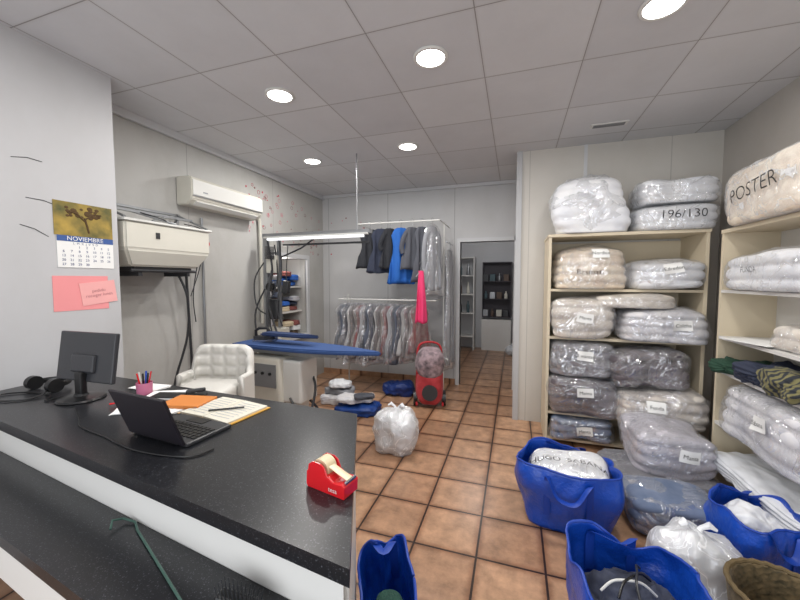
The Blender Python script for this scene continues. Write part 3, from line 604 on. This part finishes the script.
# ---------- totes
def tote(label,loc,w,d,h,rz,seed,group='blue tote bags on the floor',tilt=(0,0)):
    t=T('blue_tote_bag',label,'bag',loc,(tilt[0],tilt[1],rz),group)
    bm=bmesh.new(); NR,NS=26,110; rings=[]; rim=[]
    for i in range(NR+1):
        s=i/NR; ring=[]
        for k in range(NS):
            a=2*math.pi*k/NS; p=4.2
            c,sn=math.cos(a),math.sin(a); kk=(abs(c)**p+abs(sn)**p)**(1/p)
            f=.84+.22*math.sin(s*math.pi*.62)-.04*max(0,s-.7)/.3
            dx=noise.noise(Vector((c*1.5+seed,sn*1.5,s*1.6)))*.20*(.2+s)- abs(noise.noise(Vector((c*3+seed,sn*3,s*3+seed))))*.06- abs(noise.noise(Vector((c*6+seed,sn*6,s*5+seed))))*.018
            x=c/kk*w/2*f*(1+dx); y=sn/kk*d/2*f*(1+dx*1.3)
            z=h*s*(1+.24*s*s*noise.noise(Vector((c*1.1+seed*2,sn*1.1,9))))
            ring.append(bm.verts.new((x,y,z)))
            if i==NR: rim.append((x,y,z))
        rings.append(ring)
    for i in range(NR):
        for k in range(NS): bm.faces.new([rings[i][k],rings[i][(k+1)%NS],rings[i+1][(k+1)%NS],rings[i+1][k]])
    bm.faces.new(rings[0][::-1])
    o=out_bm(bm,'tote_body',totem,t); md=o.modifiers.new('s','SOLIDIFY'); md.thickness=.004
    G().tube(rim,.006,seg=6,closed=True).out('rim_hem',tband,t,True)
    for sy in (-1,1):
        y=sy*d/2*.98
        P=smoothpts([(-w*.2,y*1.0,h*.3),(-w*.2,y*1.08,h*.9),(-w*.18,y*1.2,h*.95),(-w*.1,y*1.35,h*.74),(w*.06,y*1.36,h*.7),(w*.17,y*1.22,h*.93),(w*.2,y*1.08,h*.88),(w*.2,y*1.0,h*.3)],5) if sy<0 else smoothpts([(-w*.2,y,h*.5),(-w*.2,y*1.0,h*.95),(-w*.16,y*.8,h*1.06),(0,y*.5,h*1.08),(w*.16,y*.75,h*1.06),(w*.2,y*1.0,h*.92),(w*.2,y,h*.5)],5)
        G().tube(P,.018,seg=8,flat=(.14,1)).out('handle',tband,t,True)
    return t
# ---------- wrapped bedding
def wrapped(label,loc,size,rz,mat,seed,tagtxt=None,tagpos=(0,0),write=None,wpos=(0,0),wsize=.07,p=4.4,fm=None,name='bagged_blanket',group='bagged blankets on the shelves',tilt=0,fold=.15,wrot=0,low=.05,layers=None,tx=0,topwrite=None):
    w,d,h=size; t=T(name,label,'bedding',loc,(tx,tilt,rz),group)
    out_bm(blob_bm(w*.94,d*.93,h*.93,p=p+1.4,amp=.012,freq=5,seed=seed,n=24,fold=fold,layers=layers or max(1,round(h/.085)),ridge=0,low=low),'blanket',mat,t,loc=(0,0,.004))
    rg=.018 if (write or topwrite) else .038
    bm=blob_bm(w,d,h,p=p,amp=.018,freq=5,seed=seed,n=36,ridge=rg,low=low,fine=.3)
    tree=BVHTree.FromBMesh(bm)
    out_bm(bm,'plastic_wrap',fm or film,t)
    if tagtxt:
        x0,z0=tagpos[0],h*.5+tagpos[1]
        q=bmesh.new(); bmesh.ops.create_grid(q,x_segments=6,y_segments=6,size=.5)
        ra=((seed*37)%11-5)*.04
        bmesh.ops.transform(q,matrix=Matrix.Translation((x0,z0,0))@Matrix.Rotation(wrot+ra,4,'Z')@Matrix.Diagonal((.125,.08,1,1)),verts=q.verts)
        onto(q,tree,.007); out_bm(q,'paper_tag',paper,t)
        b=text_bm(tagtxt,.038,.004); bmesh.ops.transform(b,matrix=Matrix.Translation((x0,z0,0))@Matrix.Rotation(wrot+ra,4,'Z'),verts=b.verts); onto(b,tree,.016); out_bm(b,'tag_writing',ink,t,False)
    if write:
        b=text_bm(write,wsize,.010); bmesh.ops.transform(b,matrix=Matrix.Translation((wpos[0],h*.5+wpos[1],0))@Matrix.Rotation(wrot,4,'Z'),verts=b.verts)
        bmesh.ops.subdivide_edges(b,edges=[e for e in b.edges if e.calc_length()>.02],cuts=2)
        onto(b,tree,.014); out_bm(b,'marker_writing',ink,t,False)
    if topwrite:
        b=text_bm(topwrite,wsize,.008)
        for v in b.verts:
            x,y=v.co.x+wpos[0],v.co.y+wpos[1]; hh=tree.ray_cast(Vector((x,y,5)),Vector((0,0,-1))); v.co=Vector((x,y,(hh[0].z if hh[0] else h)+.014))
        out_bm(b,'marker_writing',ink,t,False)
    return t
t=T('shelf_unit','tall beige laminate shelving unit packed with bagged bedding','shelf',(0,0,0))
X0,X1,Y0,Y1=.28,1.46,3.42,3.885
G().b2((X0,Y0,0),(X0+.025,Y1,1.88)).out('side_panel',beige,t); G().b2((X1-.025,Y0,0),(X1,Y1,1.88)).out('side_panel',beige,t)
G().b2((X0+.025,Y1-.01,0),(X1-.025,Y1,1.86)).out('back_panel',beige,t)
G().b2((X0-.005,Y0-.01,1.88),(X1+.005,Y1,1.905)).out('top_board',beige,t)
BZ=[.06,.30,.99,1.42]
for z in BZ: G().b2((X0+.025,Y0+.005,z-.022),(X1-.025,Y1-.01,z)).out('shelf_board',beige,t)
cr=blanket('cream_floral',C(232,222,204),C(206,186,164),'noise',12); wt=blanket('white_quilt',C(240,240,240),C(216,218,224),'noise',6)
gb=blanket('grey_blanket',C(96,96,102),C(130,128,132),'noise',5); dk=blanket('dark_plaid',C(62,58,66),C(108,98,102),'noise',6); br=blanket('beige_cover',C(224,218,208),C(200,190,178),'noise',6); bg=blanket('blue_grey_quilt',C(84,100,128),C(120,132,156),'noise',7); mv=blanket('lilac_blanket',C(170,166,174),C(200,196,204),'noise',6); pl=blanket('pale_mix',C(232,230,230),C(196,196,204),'noise',10); ft=blanket('feather_print',C(224,216,206),C(168,160,156),'noise',14)
yc=3.62
DG='duvets on top of the shelf'
wrapped('large puffy white duvet in a clear bag',(.62,3.6,1.906),(.64,.48,.54),0,wt,1,p=2.5,fm=film2,group=DG,name='bagged_duvet',low=.10,fold=.08)
wrapped('flat white duvet in clear bag with number written on it',(1.23,3.58,1.906),(.58,.46,.23),0,wt,2,write='196/130',wsize=.095,wpos=(.02,.0),fm=film2,group=DG,name='bagged_duvet',low=.03)
wrapped('folded white duvet stacked on another bag',(1.25,3.6,2.125),(.54,.44,.22),0.03,wt,3,fm=film2,group=DG,name='bagged_duvet',low=.06)
wrapped('cream patterned blanket in clear bag with paper tag',(.62,yc-.04,1.422),(.60,.5,.41),0,cr,4,'Nordico',(.06,.1),'Basmati',(-.02,-.06),.065,p=3.6)
wrapped('pale quilt in clear bag with paper tag',(1.19,yc-.07,1.422),(.54,.5,.28),0,wt,5,'Edredon',(.0,.03),p=3.8)
wrapped('cream bedspread in clear bag',(.57,yc-.06,.992),(.54,.5,.37),0,br,6,'Manta',(.0,.0),p=3.8)
wrapped('white floral blanket in clear bag',(1.15,yc-.1,.992),(.62,.5,.30),0,pl,7,'Colcha',(.1,0),p=3.8)
wrapped('thin folded cover in clear bag lying across others',(.94,yc-.1,1.265),(.64,.46,.13),.05,br,8,fold=.05,low=.04,p=3.6)
wrapped('grey blanket in clear bag',(.565,yc-.05,.665),(.53,.5,.32),0,gb,9,'2 mantas',(.02,.02))
wrapped('dark striped blanket in clear bag with paper tag',(.585,yc-.07,.302),(.57,.5,.37),0,dk,10,'Manta',(-.0,.05))
wrapped('dark plaid blanket in clear bag leaning sideways',(1.08,yc-.12,.60),(.58,.5,.35),0,dk,11,tilt=-.14,low=.08)
wrapped('white feather print throw in clear bag with paper tag',(1.14,yc-.18,.302),(.64,.5,.33),0,ft,12,'Funda',(-.06,.03),tilt=-.03,p=3.6,low=.07)
wrapped('grey green throw in clear bag on lowest shelf',(.58,yc-.06,.062),(.53,.46,.22),0,bg,13,'Manta',(.02,.0))
FG='bagged blankets on the floor'
wrapped('light lilac blanket in clear bag stacked in front of shelf',(1.08,3.0,.15),(.54,.48,.33),.05,mv,14,'Manta',(.02,.02),group=FG,low=.08)
wrapped('flattened dark grey blanket in clear bag on the tiles',(.98,2.92,0),(.72,.48,.18),.1,gb,15,fold=.04,group=FG,low=.02)
wrapped('blue grey quilt in clear bag on the tiles',(.92,2.46,0),(.54,.40,.25),.05,bg,16,group=FG,p=3.6)
# right shelf
t=T('side_shelf_unit','white shelving unit against the wall with bagged textiles','shelf')
A0,A1,B0,B1=1.40,1.725,1.95,3.12
G().b2((A0,B1-.025,0),(A1,B1,1.83)).out('side_panel',beige,t); G().b2((A0,B0,0),(A1,B0+.025,1.83)).out('side_panel',beige,t)
G().b2((A1-.01,B0+.025,0),(A1,B1-.025,1.83)).out('back_panel',whitem,t)
G().b2((A0-.005,B0,1.83),(A1,B1,1.855)).out('top_board',beige,t)
for z in (.2,.48,.86,1.1,1.43): G().b2((A0,B0+.025,z-.02),(A1-.01,B1-.025,z)).out('shelf_board',whitem,t)
RZ=-math.pi/2
SG='bags on the side shelf'
wrapped('large cream duvet in clear bag with marker lettering',(1.50,2.6,1.857),(.92,.38,.38),RZ,cr,21,write='POSTER',wpos=(-.02,-.01),wsize=.12,wrot=.08,fm=film2,group=SG,name='bagged_duvet',low=.01,p=3.8,fold=.05)
wrapped('white folded sheets in clear bag',(1.51,2.6,1.432),(.92,.34,.26),RZ,wt,22,write='FUNDA',wpos=(-.08,0),wsize=.05,group=SG,low=.03)
wrapped('small beige bundle in clear bag',(1.55,2.45,1.102),(.40,.28,.16),RZ,br,23,group=SG)
wrapped('grey white bedding in clear bag with paper tag',(1.51,2.55,.482),(.86,.36,.36),RZ,pl,24,'Sabana',(.1,.03),group=SG,low=.05)
for k in range(4):
    o=G().box((0,0,.002),(.3,.2,.003),rot=(0,0,k*.1)).out('paper_sheets',paper,None,False,(1.5,2.88-k*.06,1.101+k*.004)); tag(o,'loose white papers on the shelf','paper','papers on the side shelf')
def cloth(name,label,loc,w,d,h,rz,mat,seed,group=None,p=3,am=1):
    o=out_bm(blob_bm(w,d,h,p=p,amp=.06*am,freq=7,seed=seed,n=28,ridge=.06*am,fold=.08,layers=6,fine=.5),name,mat,loc=loc,rot=(0,0,rz)); tag(o,label,'clothes',group); return o
cloth('green_garment','crumpled dark green garment on the side shelf',(1.5,2.92,.862),.24,.36,.11,RZ,M('green_cloth',C(34,66,50),.85,var=.2),31)
cloth('navy_garment','crumpled dark navy garment on the side shelf',(1.5,2.66,.862),.24,.36,.15,RZ,nav,32)
cloth('yellow_striped_garment','crumpled dark garment with fine yellow stripes on shelf',(1.49,2.40,.862),.26,.36,.16,RZ,blanket('yellow_stripe',C(38,42,48),C(118,112,74),'wave',12),35)
cloth('folded_white_sheet','white sheet spread over the lowest side shelf',(1.5,2.55,.202),.9,.40,.14,RZ,wbag,33,p=5,am=.4)
# totes
tote('large open blue woven tote bag filled with bedding',(.33,2.38,0),.56,.44,.36,-.08,1)
wrapped('large white wrapped bundle with marker writing inside the tote',(.33,2.37,.10),(.46,.36,.32),-.05,wt,41,topwrite='HUGO  SABANA',wpos=(0,-.06),wsize=.06,group='bundles inside tote bags',p=3.4,tx=.14,fold=.04)
tote('open blue woven tote bag with dark garments inside',(.46,1.56,0),.43,.38,.35,.15,2)
cloth('dark_patterned_garment','dark garments with pale pattern stuffed in the tote',(.46,1.56,.05),.34,.28,.22,.2,blanket('dark_pattern',C(28,32,46),C(66,72,92),'noise',12),43)
for k in range(3):
    o=G().tube(smoothpts([(-.11,-.02,0),(-.06,0,.03),(0,0,.04),(.06,0,.03),(.11,-.02,0)]),.005).out('clothes_hanger',[whitep,blackp,darkg][k],None,True,(.44+.02*k,1.54+.02*k,.275+.004*k),(.2,.1,.3+k*.5)); tag(o,'plastic clothes hanger lying in the tote','hanger','hangers in the tote bag')
tote('blue woven tote bag beside the side shelf',(1.19,2.22,0),.32,.34,.33,.1,3)
cloth('white_bundle','white papers and cloth bundled in the tote',(1.19,2.2,.05),.23,.23,.30,0,wbag,44,am=.6)
tote('blue tote bag slumped against the counter end',(-.42,1.20,0),.20,.42,.36,.42,6,tilt=(0,-.08))
cloth('green_knit','dark green knitted cloth in the tote',(-.41,1.12,.06),.12,.22,.28,.42,M('green_knit',C(34,70,60),.9,var=.25,vs=40,bump=.5,bs=80),45,am=.5)
t=T('blue_tote_bag','low collapsed blue tote bag holding folded clothes','bag',(-1.70,3.60,0),(0,0,.1),'blue tote bags on the floor')
out_bm(blob_bm(.54,.38,.12,p=4.5,amp=.04,seed=8,n=24,ridge=.05,low=.06,fine=.5),'tote_body',M('mid_blue_tote',C(20,60,130),.5),t)
cloth('folded_white_clothes','folded white and grey clothes lying on the blue bag',(-1.72,3.6,.118),.42,.28,.07,.3,pl,46,p=6,am=.4)
cloth('dark_folded_clothes','dark folded garment lying on white clothes',(-1.60,3.55,.18),.22,.16,.04,.6,gry,48,p=6,am=.3)
cloth('folded_pale_clothes','folded pale clothes piled under the ironing board',(-2.05,3.80,0),.40,.28,.12,.2,pl,47,p=6,am=.5)
cloth('folded_grey_clothes','folded grey clothes on top of the pale pile',(-2.03,3.80,.115),.34,.24,.09,-.1,lgy,49,p=6,am=.5)
cloth('crumpled_white_cloth','crumpled white cloth on top of the clothes pile',(-2.0,3.78,.2),.28,.22,.09,.5,wbag,50,am=.6)
t=T('blue_tote_bag','small blue bag on the tiles under the clothes rack','bag',(-1.45,4.3,0),(0,0,.2),'blue tote bags on the floor')
out_bm(blob_bm(.38,.28,.19,p=3,amp=.05,seed=12,n=22,ridge=.06,low=.08,fine=.5),'tote_body',M('dark_blue_tote',C(16,46,110),.5),t)
plain_bag('carrier_bag','wide slumped white knotted plastic bag on the tiles',(.85,1.98,0),.38,.30,.31,9,flat=.7)
t=T('woven_basket','round woven dark wicker basket with open top','basket',(1.0,1.66,0))
def bask():
    bm=bmesh.new(); NR,NS=22,72; rings=[]
    for i in range(NR+1):
        s=i/NR; ring=[]
        for k in range(NS):
            a=2*math.pi*k/NS; r=.12+.045*s**.7+.006*(1 if (k//2+i)%2 else -1)
            ring.append(bm.verts.new((r*math.cos(a),r*math.sin(a),.30*s)))
        rings.append(ring)
    for i in range(NR):
        for k in range(NS): bm.faces.new([rings[i][k],rings[i][(k+1)%NS],rings[i+1][(k+1)%NS],rings[i+1][k]])
    bm.faces.new(rings[0][::-1]); return bm
o=out_bm(bask(),'basket_body',blanket('basket_weave',C(70,62,42),C(126,106,74),'noise',40),t); md=o.modifiers.new('s','SOLIDIFY'); md.thickness=.006
G().tube([(.167*math.cos(a),.167*math.sin(a),.302+.003*math.sin(a*24)) for a in [2*math.pi*k/72 for k in range(72)]],.010,closed=True).out('rim',M('basket_rim',C(100,84,56),.8,var=.3,vs=40),t,True)
# ---------- store room contents
t=T('dark_cabinet','dark open cabinet with shelves of small items','cabinet',(-.37,7.72,0))
dw=M('dark_wood',C(58,54,60),.6)
G().b2((-.3,-.02,.7),(.3,.17,.72)).b2((-.3,-.02,1.86),(.3,.17,1.88)).b2((-.3,-.02,.72),(-.28,.17,1.86)).b2((.28,-.02,.72),(.3,.17,1.86)).b2((-.28,.15,.72),(.28,.17,1.86)).out('cabinet_body',dw,t)
for z in (1.1,1.48): G().b2((-.28,-.01,z-.02),(.28,.15,z)).out('shelf_board',dw,t)
G().b2((-.3,-.1,.0),(.3,.17,.66)).out('lower_cupboard',whitem,t)
def bottle(x,y,z,m,h=.22,g='bottles in the store room'):
    o=G().lathe([(.03,0),(.034,.01),(.034,h*.6),(.015,h*.78),(.013,h*.95),(.016,h*.95),(.016,h)]).out('bottle',m,None,True,(x,y,z)); tag(o,'small plastic bottle on a store room shelf','bottle',g)
bc=[greym,M('dull_brown',C(96,80,70),.6),cream,darkg,M('dull_teal',C(80,100,106),.6)]
for k in range(12):
    if k%3==1: bottle(-.6+(k%4)*.14,7.78,[.722,1.101,1.481][k//4],bc[k%5],.16)
    else:
        o=G().box((0,0,.07),(.11,.1,.14),bev=.006).out('storage_box',bc[k%5],None,False,(-.6+(k%4)*.14,7.78,[.722,1.101,1.481][k//4])); tag(o,'small storage box on the dark cabinet shelf','box','boxes in the store room')
t=T('white_shelf','white open shelf holding cleaning bottles','shelf',(-1.1,7.6,0))
G().b2((-.28,-.1,0),(-.26,.28,2.0)).b2((.26,-.1,0),(.28,.28,2.0)).out('side_panel',whitem,t)
for z in (.3,.8,1.2,1.6,1.98): G().b2((-.26,-.1,z-.02),(.26,.28,z)).out('shelf_board',whitem,t)
for k in range(9): bottle(-1.28+(k%3)*.16,7.62,[.801,1.201,1.601][k//3],bc[(k+2)%5],.25)
plain_bag('carrier_bag','small white plastic bag on the store room tiles',(.02,7.3,0),.34,.3,.2,15)
l=D.lights.new('store_lamp','POINT'); l.energy=20; l.shadow_soft_size=.15; o=D.objects.new('store_lamp',l); o.location=(-.6,6.0,2.4); link(o)
# ---------- daylight through shopfront
l=D.lights.new('shopfront_daylight','AREA'); l.shape='RECTANGLE'; l.size=3.3; l.size_y=2.1; l.energy=60; l.color=(.94,.97,1)
o=D.objects.new('shopfront_daylight',l); o.location=(-.5,-1.48,1.42); o.rotation_euler=(math.radians(90),0,0); link(o)
w=D.worlds.new('W'); SC.world=w; w.use_nodes=True; b=w.node_tree.nodes['Background']; b.inputs[0].default_value=(.85,.92,1,1); b.inputs[1].default_value=.8
# ---------- camera
c=D.cameras.new('camera'); c.sensor_width=36; c.lens=15.75; c.clip_start=.03
o=D.objects.new('camera',c); link(o); o.location=(0,0,1.5); o.rotation_euler=(math.radians(86.73),0,math.radians(18.2)); SC.camera=o
SC.view_settings.view_transform='Standard'
